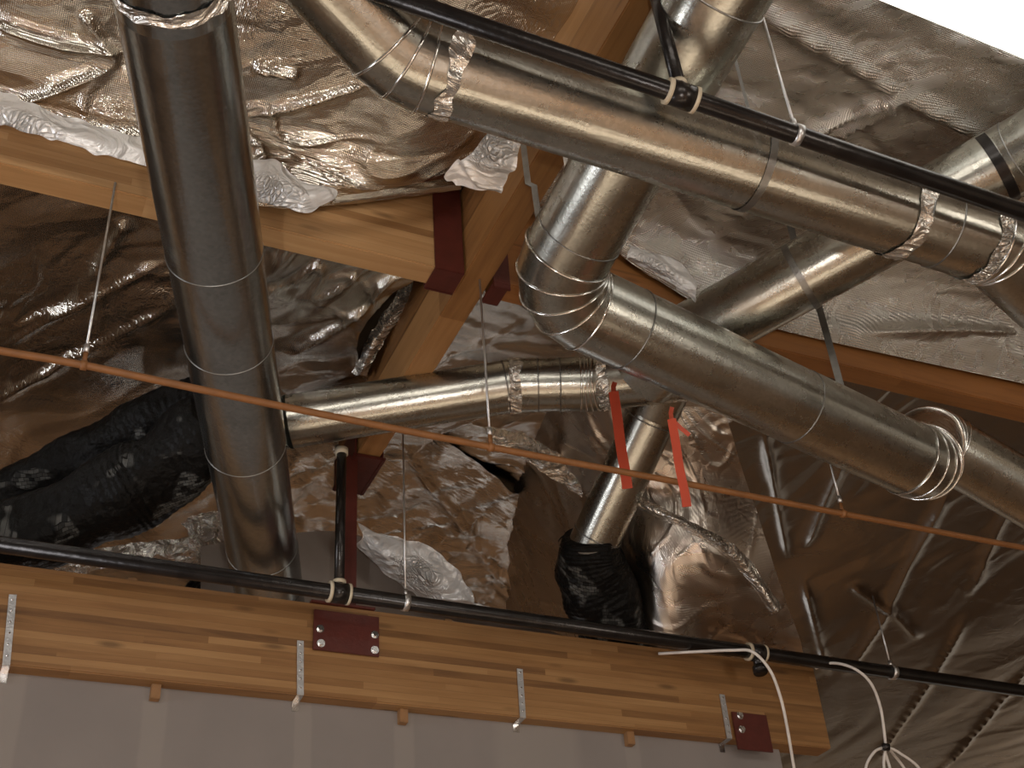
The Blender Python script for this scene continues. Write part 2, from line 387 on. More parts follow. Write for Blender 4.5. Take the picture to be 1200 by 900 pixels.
# ------------------------------------------------------------------ foil sheets
def foilsheet(name, label, cps, mat, nu=120, nv=120, amp=.03, fold=.0, seed=0, sc_=1.6, rag=0, parent=None, cdir=None, ridges=(), st=2.6):
    """cps: rows of Vectors (control net) -> dense crumpled mesh"""
    rows = [spline(r_, 10) for r_ in cps]
    def samp(lst, u):
        x = u * (len(lst) - 1); i = min(int(x), len(lst) - 2); return lst[i].lerp(lst[i + 1], x - i)
    ca = (cdir.copy() if cdir is not None else A3.copy()); ca.z = 0; ca.normalize(); cb = Vector((-ca.y, ca.x, 0))
    tw = max(3, min(22, nv // 9)); rg_ = []
    for (a0, b0, rw, rh) in ridges:
        a0 = Vector((a0.x, a0.y, 0)); b0 = Vector((b0.x, b0.y, 0)); rg_.append((a0, b0 - a0, (b0 - a0).length_squared, rw, rh))
    grid = []
    for j in range(nu + 1):
        u = j / nu
        colp = spline([samp(r_, u) for r_ in rows], 10) if len(rows) > 2 else [samp(r_, u) for r_ in rows]
        grid.append([samp(colp, k / nv) for k in range(nv + 1)])
    bm = bmesh.new(); vs = []
    sd = Vector((seed * 7.3, seed * 3.1, seed * 5.7))
    for j in range(nu + 1):
        c = []
        for k in range(nv + 1):
            p0 = grid[j][k]
            a_ = grid[min(j + 1, nu)][k] - grid[max(j - 1, 0)][k]; b_ = grid[j][min(k + 1, nv)] - grid[j][max(k - 1, 0)]
            nn = a_.cross(b_).normalized()
            if nn.dot(p0 - EYE) > 0: nn = -nn
            q = p0 * sc_ + sd
            w = noise.noise_vector(q * .8) * .55
            edg = min(1, (k + 1) / tw, (nv - k + 1) / tw) * .9 + .1
            # faceted crumple: difference of nearest cell distances, plus ridged folds
            w2 = noise.noise(q * 1.9 + Vector((7, 1, 2)))
            u_, v_ = q.dot(ca), q.dot(cb)
            qs = Vector((u_ * .55 + w.x * .8, v_ * st * .75 + w.y * 1.6, q.z * .6))
            dist, pts = noise.voronoi(qs * .95)
            fac = (dist[1] - dist[0])
            rid = 1 - abs(noise.noise(Vector((u_ * .5 + w.x, v_ * st + w.y * 2.2 + w2 * .5, q.z)))) * 2
            rib = 1 - abs(noise.noise(Vector((u_ * 1.5 + w.x * 2, v_ * 1.1 + u_ * .6 + w.y * 2, q.z + 5)))) * 2
            mk = max(0, noise.noise(q * .5 + Vector((3, 3, 3))) + .2)
            mk2 = max(0, noise.noise(q * .45 + Vector((13, 3, 3))) + .3)
            fine = noise.noise(Vector((u_ * 2.2, v_ * st * 4, q.z + w2)))
            disp = amp * (1.4 * min(fac, .55) + 1.2 * noise.noise(q * .7) + .16 * fine * mk2 * 2) + fold * (mk2 * max(0, rid - .8) * 5 + mk * max(0, rib - .86) * 5)
            for (a0, ab, l2, rw, rh) in rg_:
                t_ = (Vector((p0.x, p0.y, 0)) - a0).dot(ab) / l2
                if -.05 < t_ < 1.05:
                    dd = (Vector((p0.x, p0.y, 0)) - a0 - ab * t_).length + w2 * rw * .5
                    if abs(dd) < rw * 3: disp += rh * math.exp(-abs(dd) / rw) * max(0, min(1, (t_ + .05) * 6, (1.05 - t_) * 6))
            disp *= edg
            v = p0 + nn * disp
            if rag and (k in (0, nv) or j in (0, nu)):
                v += noise.noise_vector(p0 * 14) * rag
            c.append(bm.verts.new(v))
        vs.append(c)
    for j in range(nu):
        for k in range(nv):
            bm.faces.new((vs[j][k], vs[j + 1][k], vs[j + 1][k + 1], vs[j][k + 1]))
    o = obj(name, bm, mat, parent)
    if label: tag(o, label, 'foil insulation')
    return o
fA = TA - .03
# upper left bay, draped down onto the near face of the left beam
nw = foilsheet('foil_insulation', 'brown-reflecting foil sheet draped above the left laminated beam at top left', [
    [PT(-90, 98, fA), PT(60, 150, fA), PT(170, 190, fA), PT(300, 241, fA), PT(400, 240, fA), PT(480, 228, fA), PT(556, 216, fA)],
    [PZ(-90, 50, 4.36), PZ(60, 70, 4.36), PZ(170, 110, 4.36), PZ(290, 150, 4.4), PZ(400, 180, 4.4), PZ(500, 160, 4.4), PZ(600, 160, 4.42)],
    [PZ(-90, -10, 4.50), PZ(60, 0, 4.42), PZ(190, 30, 4.5), PZ(320, 60, 4.4), PZ(430, 60, 4.5), PZ(540, 60, 4.42), PZ(680, 60, 4.45)],
    [PZ(-90, -260, 4.6), PZ(60, -260, 4.6), PZ(220, -260, 4.6), PZ(350, -260, 4.6), PZ(470, -260, 4.6), PZ(600, -260, 4.55), PZ(790, -260, 4.5)],
], M_FOIL, 260, 190, .045, .03, 1, 1.9, cdir=PZ(420, 110, 4.5) - PZ(0, 40, 4.5), ridges=[(PZ(x0, y0, 4.5), PZ(x1, y1, 4.5), .02, .05) for x0, y0, x1, y1 in ((278, 110, 430, 90), (278, 118, 330, 190), (100, 5, 140, 60), (0, 12, 140, 50), (300, 60, 350, 70), (0, 95, 130, 60))])
# left bay beyond the beam
tb = TA + .15
foilsheet('foil_insulation', 'foil sheet hanging in the left bay behind the wide riser duct and black flexible ducts', [
    [S(-4.6, tb, 4.35), S(-3, tb, 4.4), S(-1, tb, 4.3), S(.3, tb, 4.38), S(1.84, tb, 4.3)],
    [S(-4.6, 5.6, 4.45), S(-3, 5.6, 4.5), S(-1, 5.6, 4.55), S(.3, 5.6, 4.42), S(1.84, 5.6, 4.4)],
    [S(-4.6, 7.4, 4.5), S(-3, 7.4, 4.35), S(-1, 7.4, 4.4), S(.3, 7.4, 4.4), S(4.3, 7.4, 4.45)],
    [S(-4.6, 9.5, 4.3), S(-3, 9.5, 4.3), S(-1, 9.5, 4.1), S(.5, 9.5, 4.3), S(4.6, 9.5, 4.2)],
    [S(-4.6, 12.5, 3.0), S(-3, 12.5, 3.0), S(-1, 12.5, 3.0), S(.5, 12.5, 3.0), S(4.8, 12.5, 3.0)],
], M_FOIL, 340, 260, .06, .05, 2, 1.6, cdir=PZ(170, 310, 4.5) - PZ(0, 405, 4.5), ridges=[(PZ(x0, y0, 4.45), PZ(x1, y1, 4.45), .022, .055) for x0, y0, x1, y1 in ((0, 405, 175, 308), (0, 462, 205, 345), (340, 400, 430, 340), (110, 320, 150, 250), (470, 520, 600, 690), (80, 650, 260, 560))])
# bay beyond, right of the diagonal beam
foilsheet('foil_insulation', 'foil sheet in the middle bay behind the elbow and orange pipe', [
    [S(2.05, tb, 4.3), S(2.9, tb, 4.4), S(4.1, tb, 4.35)],
    [S(2.03, 5.6, 4.42), S(2.9, 5.6, 4.45), S(4.15, 5.6, 4.35)],
    [S(1.9, 6.3, 4.48), S(3, 6.3, 4.46), S(4.2, 6.3, 4.4)],
    [S(1.6, 7.4, 4.56), S(3.1, 7.4, 4.5), S(4.3, 7.4, 4.2)],
    [S(.4, 9.5, 4.66), S(3.2, 9.5, 4.6), S(4.5, 9.5, 4.0)],
    [S(1.7, 12.5, 4.4), S(3.2, 12.5, 4.4), S(4.8, 12.5, 3.0)],
], M_FOIL, 150, 220, .05, .05, 3, cdir=A3)
# sheet that comes down to the end of the wide beam
foilsheet('foil_insulation', 'tan foil sheet sloping down to the right end of the wide honey-coloured beam', [
    [PZ(580, 480, 4.75), PZ(700, 470, 4.25), PZ(780, 475, 4.2), PZ(848, 478, 4.2)],
    [PZ(560, 560, 4.75), PZ(700, 570, 4.0), PZ(800, 560, 3.9), PZ(872, 560, 3.95)],
    [PZ(560, 660, 4.75), PZ(720, 670, 3.55), PZ(820, 660, 3.4), PZ(905, 660, 3.5)],
    [PZ(560, 740, 4.75), PZ(740, 765, 3.1), PZ(850, 775, 3.05), PZ(940, 760, 3.12)],
    [PZ(560, 780, 4.7), PZ(740, 795, 3.0), PZ(850, 800, 2.99), PZ(950, 830, 2.9)],
], M_FOILS, 170, 170, .022, .02, 4, cdir=PZ(910, 710, 3.5) - PZ(750, 590, 3.8))
# right bay, far
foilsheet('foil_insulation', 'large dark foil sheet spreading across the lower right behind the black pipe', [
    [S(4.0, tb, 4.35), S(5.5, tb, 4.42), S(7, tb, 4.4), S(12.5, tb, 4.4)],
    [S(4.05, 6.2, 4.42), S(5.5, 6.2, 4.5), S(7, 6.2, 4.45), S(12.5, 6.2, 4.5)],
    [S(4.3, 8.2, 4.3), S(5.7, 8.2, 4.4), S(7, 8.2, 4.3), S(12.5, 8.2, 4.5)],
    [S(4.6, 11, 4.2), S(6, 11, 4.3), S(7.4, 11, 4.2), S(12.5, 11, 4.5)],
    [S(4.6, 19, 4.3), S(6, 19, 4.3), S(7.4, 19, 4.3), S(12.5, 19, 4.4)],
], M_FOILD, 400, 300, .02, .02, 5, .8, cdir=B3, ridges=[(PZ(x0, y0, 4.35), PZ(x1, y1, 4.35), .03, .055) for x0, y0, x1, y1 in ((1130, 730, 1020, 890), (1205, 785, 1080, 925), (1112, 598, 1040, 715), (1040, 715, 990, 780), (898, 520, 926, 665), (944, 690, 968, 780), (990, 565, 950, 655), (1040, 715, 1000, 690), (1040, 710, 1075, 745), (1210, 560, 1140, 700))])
# near right bay
foilsheet('foil_insulation', 'grey-brown foil sheet with woven backing at top right below the white soffit', [
    [S(2.04, fA - .02, 4.52), S(2.6, fA - .02, 4.44), S(2.95, fA, 4.27), S(3.6, fA, 4.12), S(6, fA, 4.18), S(9, fA, 4.2)],
    [S(2.04, 3.8, 4.52), S(2.6, 3.8, 4.5), S(2.95, 3.8, 4.45), S(3.6, 3.8, 4.45), S(6, 3.8, 4.5), S(9, 3.8, 4.5)],
    [S(2.04, 2.8, 4.5), S(2.6, 2.8, 4.45), S(2.95, 2.8, 4.45), S(3.6, 2.8, 4.5), S(6, 2.8, 4.5), S(9, 2.8, 4.5)],
    [S(2.04, .6, 4.55), S(2.6, .6, 4.55), S(2.95, .6, 4.55), S(3.6, .6, 4.55), S(6, .6, 4.55), S(9, .6, 4.55)],
], M_FOILN, 280, 190, .04, .02, 6, 1.4, cdir=PZ(1150, 165, 4.4) - PZ(890, 20, 4.4), ridges=[(PZ(x0, y0, 4.45), PZ(x1, y1, 4.45), .02, .07) for x0, y0, x1, y1 in ((885, 15, 1060, 115), (1060, 115, 1160, 170), (1055, 112, 925, 165), (1055, 118, 980, 160), (1000, 350, 1180, 380), (940, 395, 1200, 440))])

pl = foilsheet('foil_insulation', 'flat dull foil panel behind the red post just over the wide beam', [
    [PT(235, 640, 6.8), PT(330, 626, 6.8), PT(420, 628, 6.8), PT(520, 690, 6.8), PT(660, 745, 6.8)],
    [PT(235, 700, 6.8), PT(330, 700, 6.8), PT(420, 700, 6.8), PT(520, 730, 6.8), PT(660, 760, 6.8)],
    [PT(235, 800, 6.8), PT(330, 800, 6.8), PT(420, 800, 6.8), PT(520, 800, 6.8), PT(660, 800, 6.8)]], foil('dull_foil', (.36, .31, .275), .5, .03, scrim=.1, cr2=.02, metal=.25), 60, 40, .006, 0, 9)
# crumpled bright flaps
def flap(label, net, amp=.02, seed=0, sc_=5, nu=90, nv=40, mat=None, rag=.02):
    o = foilsheet('foil_flap', None, net, mat or M_FLAP, nu, nv, amp, 0, seed, sc_, rag)
    tag(o, label, 'foil flap'); return o
tf = fA - .17
flap('bright smooth foil flap along the top of the left laminated beam', [
    [PT(-60, 86, tf), PT(0, 106, tf), PT(60, 131, tf), PT(120, 148, tf), PT(185, 166, tf)],
    [PT(-60, 104, tf - .03), PT(0, 124, tf - .03), PT(60, 146, tf - .03), PT(120, 165, tf - .03), PT(185, 178, tf - .03)],
    [PT(-60, 122, tf), PT(0, 146, tf), PT(60, 163, tf), PT(120, 181, tf), PT(185, 196, tf)]], .006, 11, 3, 110, 30)
flap('crumpled bright foil flap on the beam just right of the wide riser duct', [
    [PT(285, 188, tf), PT(320, 190, tf), PT(345, 208, tf), PT(368, 222, tf), PT(390, 226, tf)],
    [PT(288, 210, tf - .04), PT(320, 215, tf - .05), PT(350, 224, tf - .04), PT(370, 230, tf - .03), PT(391, 230, tf)],
    [PT(290, 232, tf), PT(320, 240, tf), PT(345, 245, tf), PT(362, 247, tf), PT(392, 233, tf)]], .03, 12, 6)
flap('crumpled silver foil flap just above the red hanger', [
    [P(570, 156, 5.18), P(590, 160, 5.18), P(612, 167, 5.2)],
    [P(552, 180, 5.22), P(575, 184, 5.2), P(602, 190, 5.22)],
    [P(520, 206, 5.32), P(560, 206, 5.28), P(592, 206, 5.3)],
    [P(535, 216, 5.36), P(568, 222, 5.33), P(584, 225, 5.35)]], .03, 13, 7, 60, 60)
flap('narrow foil flap along the top of the beam left of the red hanger', [
    [PT(388, 232, tf), PT(450, 222, tf), PT(540, 206, tf)],
    [PT(390, 237, tf - .02), PT(450, 229, tf - .02), PT(540, 215, tf - .02)],
    [PT(392, 240, tf), PT(450, 234, tf), PT(540, 222, tf)]], .006, 17, 4, 80, 14, M_FOIL, .004)
flap('bright crumpled foil flap beside the upper end of the elbow', [
    [PT(735, 287, tf - .18), PT(765, 297, tf - .18), PT(800, 312, tf - .18), PT(815, 330, tf - .18)],
    [PT(736, 296, tf - .22), PT(765, 308, tf - .22), PT(795, 323, tf - .22), PT(816, 340, tf - .22)],
    [PT(737, 303, tf - .18), PT(765, 318, tf - .18), PT(790, 334, tf - .18), PT(818, 352, tf - .18)]], .02, 14, 7, 80, 30)
flap('large bright crumpled foil flap right of the red post', [
    [P(418, 612, 7.7), P(450, 628, 7.7), P(500, 640, 7.7), P(535, 668, 7.7), P(556, 702, 7.7)],
    [P(425, 628, 7.65), P(452, 648, 7.6), P(495, 672, 7.6), P(530, 692, 7.65), P(562, 712, 7.7)],
    [P(418, 640, 7.7), P(448, 668, 7.7), P(490, 698, 7.7), P(530, 712, 7.7), P(640, 738, 7.9)]], .035, 15, 5, 110, 60)
flap('small crumpled foil flap left of the wide riser duct foot', [
    [P(212, 612, 7.8), P(240, 600, 7.75), P(275, 600, 7.8)],
    [P(222, 634, 7.75), P(245, 634, 7.7), P(275, 636, 7.75)],
    [P(233, 664, 7.8), P(250, 662, 7.75), P(275, 668, 7.8)]], .04, 16, 5, 60, 50, M_TAPE)
flap('long crumpled foil strip lying over the far sheet below the black flexible ducts', [
    [P(60, 652, 7.9), P(130, 640, 7.9), P(200, 632, 7.9), P(262, 622, 7.9)],
    [P(60, 660, 7.85), P(130, 652, 7.85), P(200, 650, 7.85), P(262, 640, 7.85)],
    [P(60, 676, 7.9), P(130, 666, 7.9), P(200, 668, 7.9), P(262, 662, 7.9)]], .02, 18, 4, 90, 30, M_TAPE)
flap('crumpled foil edge between the small duct and the orange pipe', [
    [P(566, 502, 7.8), P(610, 508, 7.8), P(650, 530, 7.85), P(690, 560, 7.9)],
    [P(572, 512, 7.75), P(612, 524, 7.75), P(650, 546, 7.8), P(690, 572, 7.85)],
    [P(580, 522, 7.8), P(615, 538, 7.8), P(650, 562, 7.85), P(686, 584, 7.9)]], .03, 19, 5, 80, 40, M_TAPE)
flap('dull foil flap wrapped around the left side of the diagonal beam', [
    [P(500, 330, 6.9), P(486, 350, 6.95), P(450, 400, 7.1), P(430, 440, 7.2)],
    [P(492, 330, 6.85), P(472, 352, 6.9), P(440, 400, 7.05), P(420, 440, 7.15)],
    [P(480, 328, 6.9), P(462, 350, 6.95), P(432, 396, 7.1), P(412, 438, 7.2)]], .025, 20, 4, 80, 30, M_TAPE)
flap('long folded foil ridge crossing the tan sheet right of the slanting duct', [
    [PZ(742, 580, 3.78), PZ(800, 606, 3.56), PZ(850, 632, 3.42), PZ(880, 658, 3.4), PZ(915, 712, 3.2)],
    [PZ(741, 586, 3.7), PZ(798, 612, 3.5), PZ(846, 640, 3.36), PZ(874, 664, 3.34), PZ(910, 716, 3.15)],
    [PZ(738, 592, 3.75), PZ(796, 618, 3.53), PZ(842, 646, 3.4), PZ(868, 670, 3.36), PZ(905, 718, 3.18)]], .012, 21, 4, 90, 16, M_TAPE, .008)

# ------------------------------------------------------------------ ducts
def rings_seg(bm, p, q, n0, n1, r0, r1, seg=48, e=None, L0=0):
    uv = bm.loops.layers.uv.verify()
    d = (q - p).normalized()
    e1 = (e - d * e.dot(d)).normalized(); e2 = d.cross(e1)
    a, b_ = [], []
    N = 1
    for k in range(seg):
        o_ = e1 * math.cos(2 * math.pi * k / seg) + e2 * math.sin(2 * math.pi * k / seg)
        x = p + o_ * r0; x += d * (-((x - p).dot(n0)) / d.dot(n0)); a.append(bm.verts.new(x))
        y = q + o_ * r1; y += d * (-((y - q).dot(n1)) / d.dot(n1)); b_.append(bm.verts.new(y))
    L = (q - p).length
    for k in range(seg):
        fa = bm.faces.new((a[k], a[(k + 1) % seg], b_[(k + 1) % seg], b_[k]))
        for lp, u_, v_ in zip(fa.loops, (L0, L0, L0 + L, L0 + L), (k, k + 1, k + 1, k)): lp[uv].uv = (u_, v_ / seg)
    return e1, [v.co.copy() for v in a], [v.co.copy() for v in b_]
def bead(bm, ring, r=.006):
    n = len(ring); c = sum(ring, Vector()) / n; rr = []
    for i, p_ in enumerate(ring):
        t_ = (ring[(i + 1) % n] - ring[i - 1]).normalized(); o_ = (p_ - c).normalized(); w_ = t_.cross(o_).normalized()
        rr.append([bm.verts.new(p_ + (o_ * math.cos(a) + w_ * math.sin(a)) * r) for a in [k * math.pi / 3 for k in range(6)]])
    for i in range(n):
        for k in range(6):
            bm.faces.new((rr[i][k], rr[(i + 1) % n][k], rr[(i + 1) % n][(k + 1) % 6], rr[i][(k + 1) % 6]))

def duct(label, corners, rad, bends, mat, seams={}, tapes={}, gores=4, capends=True, beadr=.006):
    """corners: 3D polyline; bends: {corner index: bend radius}; seams: {leg: [fractions]}; tapes {leg: [fractions]}"""
    root = thing('round_duct', label, 'duct', corners[0])
    n = len(corners)
    legs = []; st = corners[0]
    arcs = {}
    for i in range(1, n):
        if i < n - 1 and i in bends:
            br = bends[i]
            u_ = (corners[i] - corners[i - 1]).normalized(); v_ = (corners[i + 1] - corners[i]).normalized()
            th = u_.angle(v_); tl = br * math.tan(th / 2)
            a = corners[i] - u_ * tl; b_ = corners[i] + v_ * tl
            cdir = (v_ - u_).normalized(); cen = corners[i] + cdir * (br / math.cos(th / 2))
            ax = u_.cross(v_).normalized()
            arc = [cen + Matrix.Rotation(th * k / gores, 3, ax) @ (a - cen) for k in range(gores + 1)]
            arcs[i] = arc; legs.append((st, a)); st = b_
        else:
            legs.append((st, corners[i])); st = corners[i]
    # global polyline
    e = perp((legs[0][1] - legs[0][0]).normalized())[0]
    L = 0
    for li, (p_, q_) in enumerate(legs):
        d = (q_ - p_).normalized()
        fr = [0] + list(seams.get(li, [])) + [1]
        for k in range(len(fr) - 1):
            bm = bmesh.new()
            a = p_.lerp(q_, fr[k]); b_ = p_.lerp(q_, fr[k + 1])
            rr = rad * (1.0 if k % 2 == 0 else .985)
            e, ra, rb = rings_seg(bm, a, b_, d, d, rr, rr, 48, e, L)
            # inner faces for open ends
            sec = obj('duct_section', bm, mat, root)
            L += (b_ - a).length
            if k < len(fr) - 2:
                bm = bmesh.new(); bead(bm, rb, beadr * .7); obj('seam_ring', bm, M_STRAP, sec)
        for tf_ in tapes.get(li, []):
            c = p_.lerp(q_, tf_); bm = bmesh.new()
            pts = [c + d * x for x in (-.03, -.02, -.01, 0, .01, .02, .03)]
            rg = sweep(bm, pts, rad + .003, 64, False)
            for ri, rgv in enumerate(rg):
                for v in rgv:
                    v.co += (v.co - c).normalized() * (noise.noise(v.co * 30) * .008 + .004) + d * noise.noise(v.co * 16 + Vector((9, 9, 9))) * .022
            obj('foil_tape', bm, M_TAPE, root)
        if li + 1 in arcs and li < len(legs) - 1:
            arc = arcs[li + 1]; bm = bmesh.new(); bms = bmesh.new()
            dn = (legs[li + 1][1] - legs[li + 1][0]).normalized()
            dirs = [(arc[k + 1] - arc[k]).normalized() for k in range(gores)]
            nrm = [d] + [(dirs[k] + dirs[k + 1]).normalized() for k in range(gores - 1)] + [dn]
            for k in range(gores):
                e, ra, rb = rings_seg(bm, arc[k], arc[k + 1], nrm[k], nrm[k + 1], rad * 1.012, rad * 1.012, 48, e, L)
                L += (arc[k + 1] - arc[k]).length
                bead(bms, ra, beadr)
            bead(bms, rb, beadr)
            el = obj('elbow', bm, mat, root)
            obj('raised_seam', bms, M_BEAD, el)
    return root

R38 = .19
# D1: left riser
duct('wide straight galvanised duct running down the left side of the view', [P(175, -190, 3.45), P(204, 0, 4.0), P(314, 684, 6.9), P(322, 735, 7.35)], R38,
     {}, M_DUCTD, {1: [.305, .449, .648, .894]}, {0: [.83]}, beadr=.004)
# D2: upper trunk
duct('long galvanised duct with foil-taped elbows crossing the upper middle', [P(330, -90, 4.05), P(474, 66, 4.30), P(1165, 285, 4.93), P(1330, 440, 5.4)], .17,
     {1: .30, 2: .20}, M_DUCT, {1: [.845, .905]}, {1: [.035, .83, .985]}, gores=2)
# D3/4/5
duct('galvanised duct turning at the central sharp elbow and stepping down to the right', [P(900, -110, 4.35), P(640, 340, 5.35), P(1082, 545, 6.35), P(1088, 512, 7.25), P(1330, 652, 7.5)], R38,
     {1: .24, 2: .24, 3: .22}, M_DUCT, {0: [.22, .93], 1: [.12, .62]}, {}, gores=4)
# D6/7
duct('galvanised duct passing behind the others from the right edge', [PZ(1360, 85, 4.12), P(1180, 190, 5.85), P(790, 405, 6.35), P(755, 440, 6.5)], .18, {}, M_DUCT,
     {0: [.5, .92], 1: [.25]}, {}, gores=3)
duct('small galvanised duct running level behind the diagonal beam to the wide riser', [P(860, 432, 6.55), P(690, 450, 6.75), P(600, 452, 6.75), P(340, 494, 6.65), P(268, 505, 6.75)], .148,
     {1: .35}, M_DUCT, {1: [.3, .62], 2: [.03]}, {1: [.95], 0: [.93]}, gores=3)
# D8
duct('short slanting galvanised duct descending into the black flexible duct', [P(793, 425, 7.05), P(765, 485, 7.2), P(692, 645, 7.4), P(686, 665, 7.45)], .148, {}, M_DUCT, {1: [.04, .88]}, {}, beadr=.007)

# flexible black ducts
def flex(label, cps, rad, seed, corr=.004, r0=1.0):
    root = thing('flexible_duct', label, 'duct', cps[0])
    pts = spline(cps, 40)
    rr = [rad * (1 + .05 * noise.noise(Vector((i * .05, seed, 0)))) + corr * (.5 + .5 * math.sin(i * 1.25)) for i in range(len(pts))]
    rr = [r_ * (r0 + (1 - r0) * min(1, i / 40)) for i, r_ in enumerate(rr)]
    bm = bmesh.new(); rg = sweep(bm, pts, rr, 48)
    for r_ in rg:
        for v in r_: v.co += min(1, .15 + (v.co - pts[0]).length * 3) * noise.noise_vector(v.co * 4 + Vector((seed, 0, 0))) * .05
    obj('black_jacket', bm, M_FLEX, root)
    bm = bmesh.new(); d = (pts[2] - pts[0]).normalized()
    sweep(bm, [pts[0] + d * .03, pts[0] + d * .042], rr[1] + .012, 48, False)
    obj('clamp_band', bm, M_STRAP, root)
    return root
flex('lower of two black flexible ducts at the left edge', [P(250, 508, 6.8), P(180, 552, 6.75), P(110, 592, 6.7), P(0, 645, 6.65), P(-120, 700, 6.6)], .215, 1)
flex('upper of two black flexible ducts at the left edge', [P(250, 466, 7.15), P(190, 492, 7.15), P(120, 532, 7.2), P(0, 590, 7.2), P(-120, 650, 7.2)], .175, 2)
flex('black flexible duct at the foot of the short slanting duct', [P(690, 628, 7.38), P(692, 664, 7.43), P(712, 712, 7.5), P(728, 752, 7.6), P(745, 800, 7.7)], .21, 3, r0=.80)
flex('black flexible duct at the foot of the wide riser duct', [P(322, 738, 7.34), P(300, 730, 7.6), P(262, 712, 7.7), P(225, 705, 7.8)], .15, 5)

# ------------------------------------------------------------------ pipes
def tube(name, pts, r, mat, parent=None, seg=16, n=0):
    bm = bmesh.new(); sweep(bm, spline(pts, n) if n else pts, r, seg); return obj(name, bm, mat, parent)
# upper black sprinkler pipe
def coupling(parent, c, d, r, L, rim=True):
    cp = tube('coupling', [c - d * L / 2, c + d * L / 2], r, M_BLACK, parent, 24)
    for s_ in (-1, 1):
        if rim: tube('seal_ring', [c + d * (s_ * L / 2), c + d * (s_ * (L / 2 + .014))], r * 1.03, M_CREAM, cp, 24)
UA, UB = P(395, -26, 3.98), P(1290, 280, 4.62)
up = thing('sprinkler_pipe', 'black steel pipe running above the long upper duct', 'pipe', UA)
tube('pipe_run', [UA, UB], .034, M_BLACK, up, 24)
du = (UB - UA).normalized()
c = P(797, 110, 4.265)
cc = UA + du * (c - UA).dot(du)
coupling(up, cc, du, .046, .085)
tube('riser', [cc, cc + Vector((-.02, .02, .9))], .025, M_BLACK, up, 20)
tube('seal_ring', [cc + Vector((-.001, .001, .05)), cc + Vector((-.0015, .0015, .065))], .031, M_CREAM, up, 20)
# lower black pipe
LA, LB = PZ(-140, 618, 2.9), PZ(1340, 830, 2.9)
lp = thing('sprinkler_pipe', 'black steel pipe running in front of the wide beam top', 'pipe', LA)
def lpt(x):                     # point on the lower pipe nearest to a picture column
    best = min((abs((LA.lerp(LB, k / 2000) - EYE).dot(R) / (LA.lerp(LB, k / 2000) - EYE).dot(F) * f + 600 - x), k) for k in range(2001))
    return LA.lerp(LB, best[1] / 2000)
tube('pipe_run', [LA, LB], .040, M_BLACK, lp, 24)
dl = (LB - LA).normalized()
c1 = lpt(397); coupling(lp, c1, dl, .054, .085)
tube('riser', [c1, c1 + Vector((0, 0, .86))], .027, M_BLACK, lp, 20)
tube('seal_ring', [c1 + Vector((0, 0, .05)), c1 + Vector((0, 0, .068))], .036, M_CREAM, lp, 20)
tube('riser_cap', [c1 + Vector((0, 0, .84)), c1 + Vector((0, 0, .875))], .036, M_CREAM, lp, 20)
c2 = lpt(886); coupling(lp, c2, dl, .052, .09)
o = tube('drain_plug', [c2, c2 + Vector((0, -.02, -.10))], .028, M_BLACK, lp, 20)
tube('plug_face', [c2 + Vector((0, -.02, -.10)), c2 + Vector((0, -.03, -.135))], .042, M_BLACK, lp, 20)
# orange pipe
OA, OB = PZ(-120, 386, 3.0), PZ(1320, 668, 3.0)
op_ = thing('plastic_pipe', 'thin orange-brown pipe crossing the whole view on wire hangers', 'pipe', OA)
# gentle sag between hangers
def PO(x, y): return PZ(x, y, 3.0)
ocp = [PO(-120, 388), PO(0, 411), PO(98, 428), PO(330, 476), PO(575, 524), PO(800, 566), PO(988, 602), PO(1200, 642), PO(1320, 664)]
tube('pipe_run', ocp, .0155, M_COPPER, op_, 16, 12)
def clip(c, lab):
    bm = bmesh.new()
    sweep(bm, [c - A3 * .012, c + A3 * .012], .021, 16)
    boxm(bm, c + Vector((0, 0, .04)), A3, B3, Z3, .018, .006, .05)
    obj('pipe_clip', bm, M_COPPER, op_)
WH = 'thin steel hanger wires'
def wire(label, lo_, hi_, r=.0055, hook=True):
    o = thing('hanger_wire', label, 'hanger wire', lo_)
    tube('wire', [lo_, hi_], r, M_WIRE, o, 8)
    if hook:
        tube('end_nut', [lo_ + (hi_ - lo_).normalized() * -.0, lo_ + (hi_ - lo_).normalized() * .035], r * 2.2, M_WIRE, o, 8)
    return o
def up_to(c, h): return Vector((c.x, c.y, 1.6 + h))
for (x, y, hh, lab) in ((98, 428, 4.0, 'wire holding the orange pipe near the left edge'), (575, 524, 3.98, 'wire holding the orange pipe below the red hanger'), (988, 602, 3.6, 'short wire holding the orange pipe below the long lower duct end')):
    c = PO(x, y); clip(c, ''); wire(lab, c + Vector((0, 0, .065)), up_to(c, hh))
for x, hh, lab in ((475, 4.0, 'wire holding the lower black pipe right of the red post'), (1046, 3.42, 'short wire holding the lower black pipe near the right edge')):
    c = lpt(x); w_ = wire(lab, c + Vector((0, 0, .04)), up_to(c, hh))
    bm = bmesh.new(); sweep(bm, [c - dl * .015, c + dl * .015], .046, 20); obj('pipe_loop', bm, M_WIRE, w_)
tu = P(932, 157, 4.36); cu = UA + du * (tu - UA).dot(du)
w_ = wire('wire holding the upper black pipe at top right', cu + Vector((0, 0, .04)), up_to(cu, 4.4))
bm = bmesh.new(); sweep(bm, [cu - du * .012, cu + du * .012], .040, 20); obj('pipe_loop', bm, M_WIRE, w_)

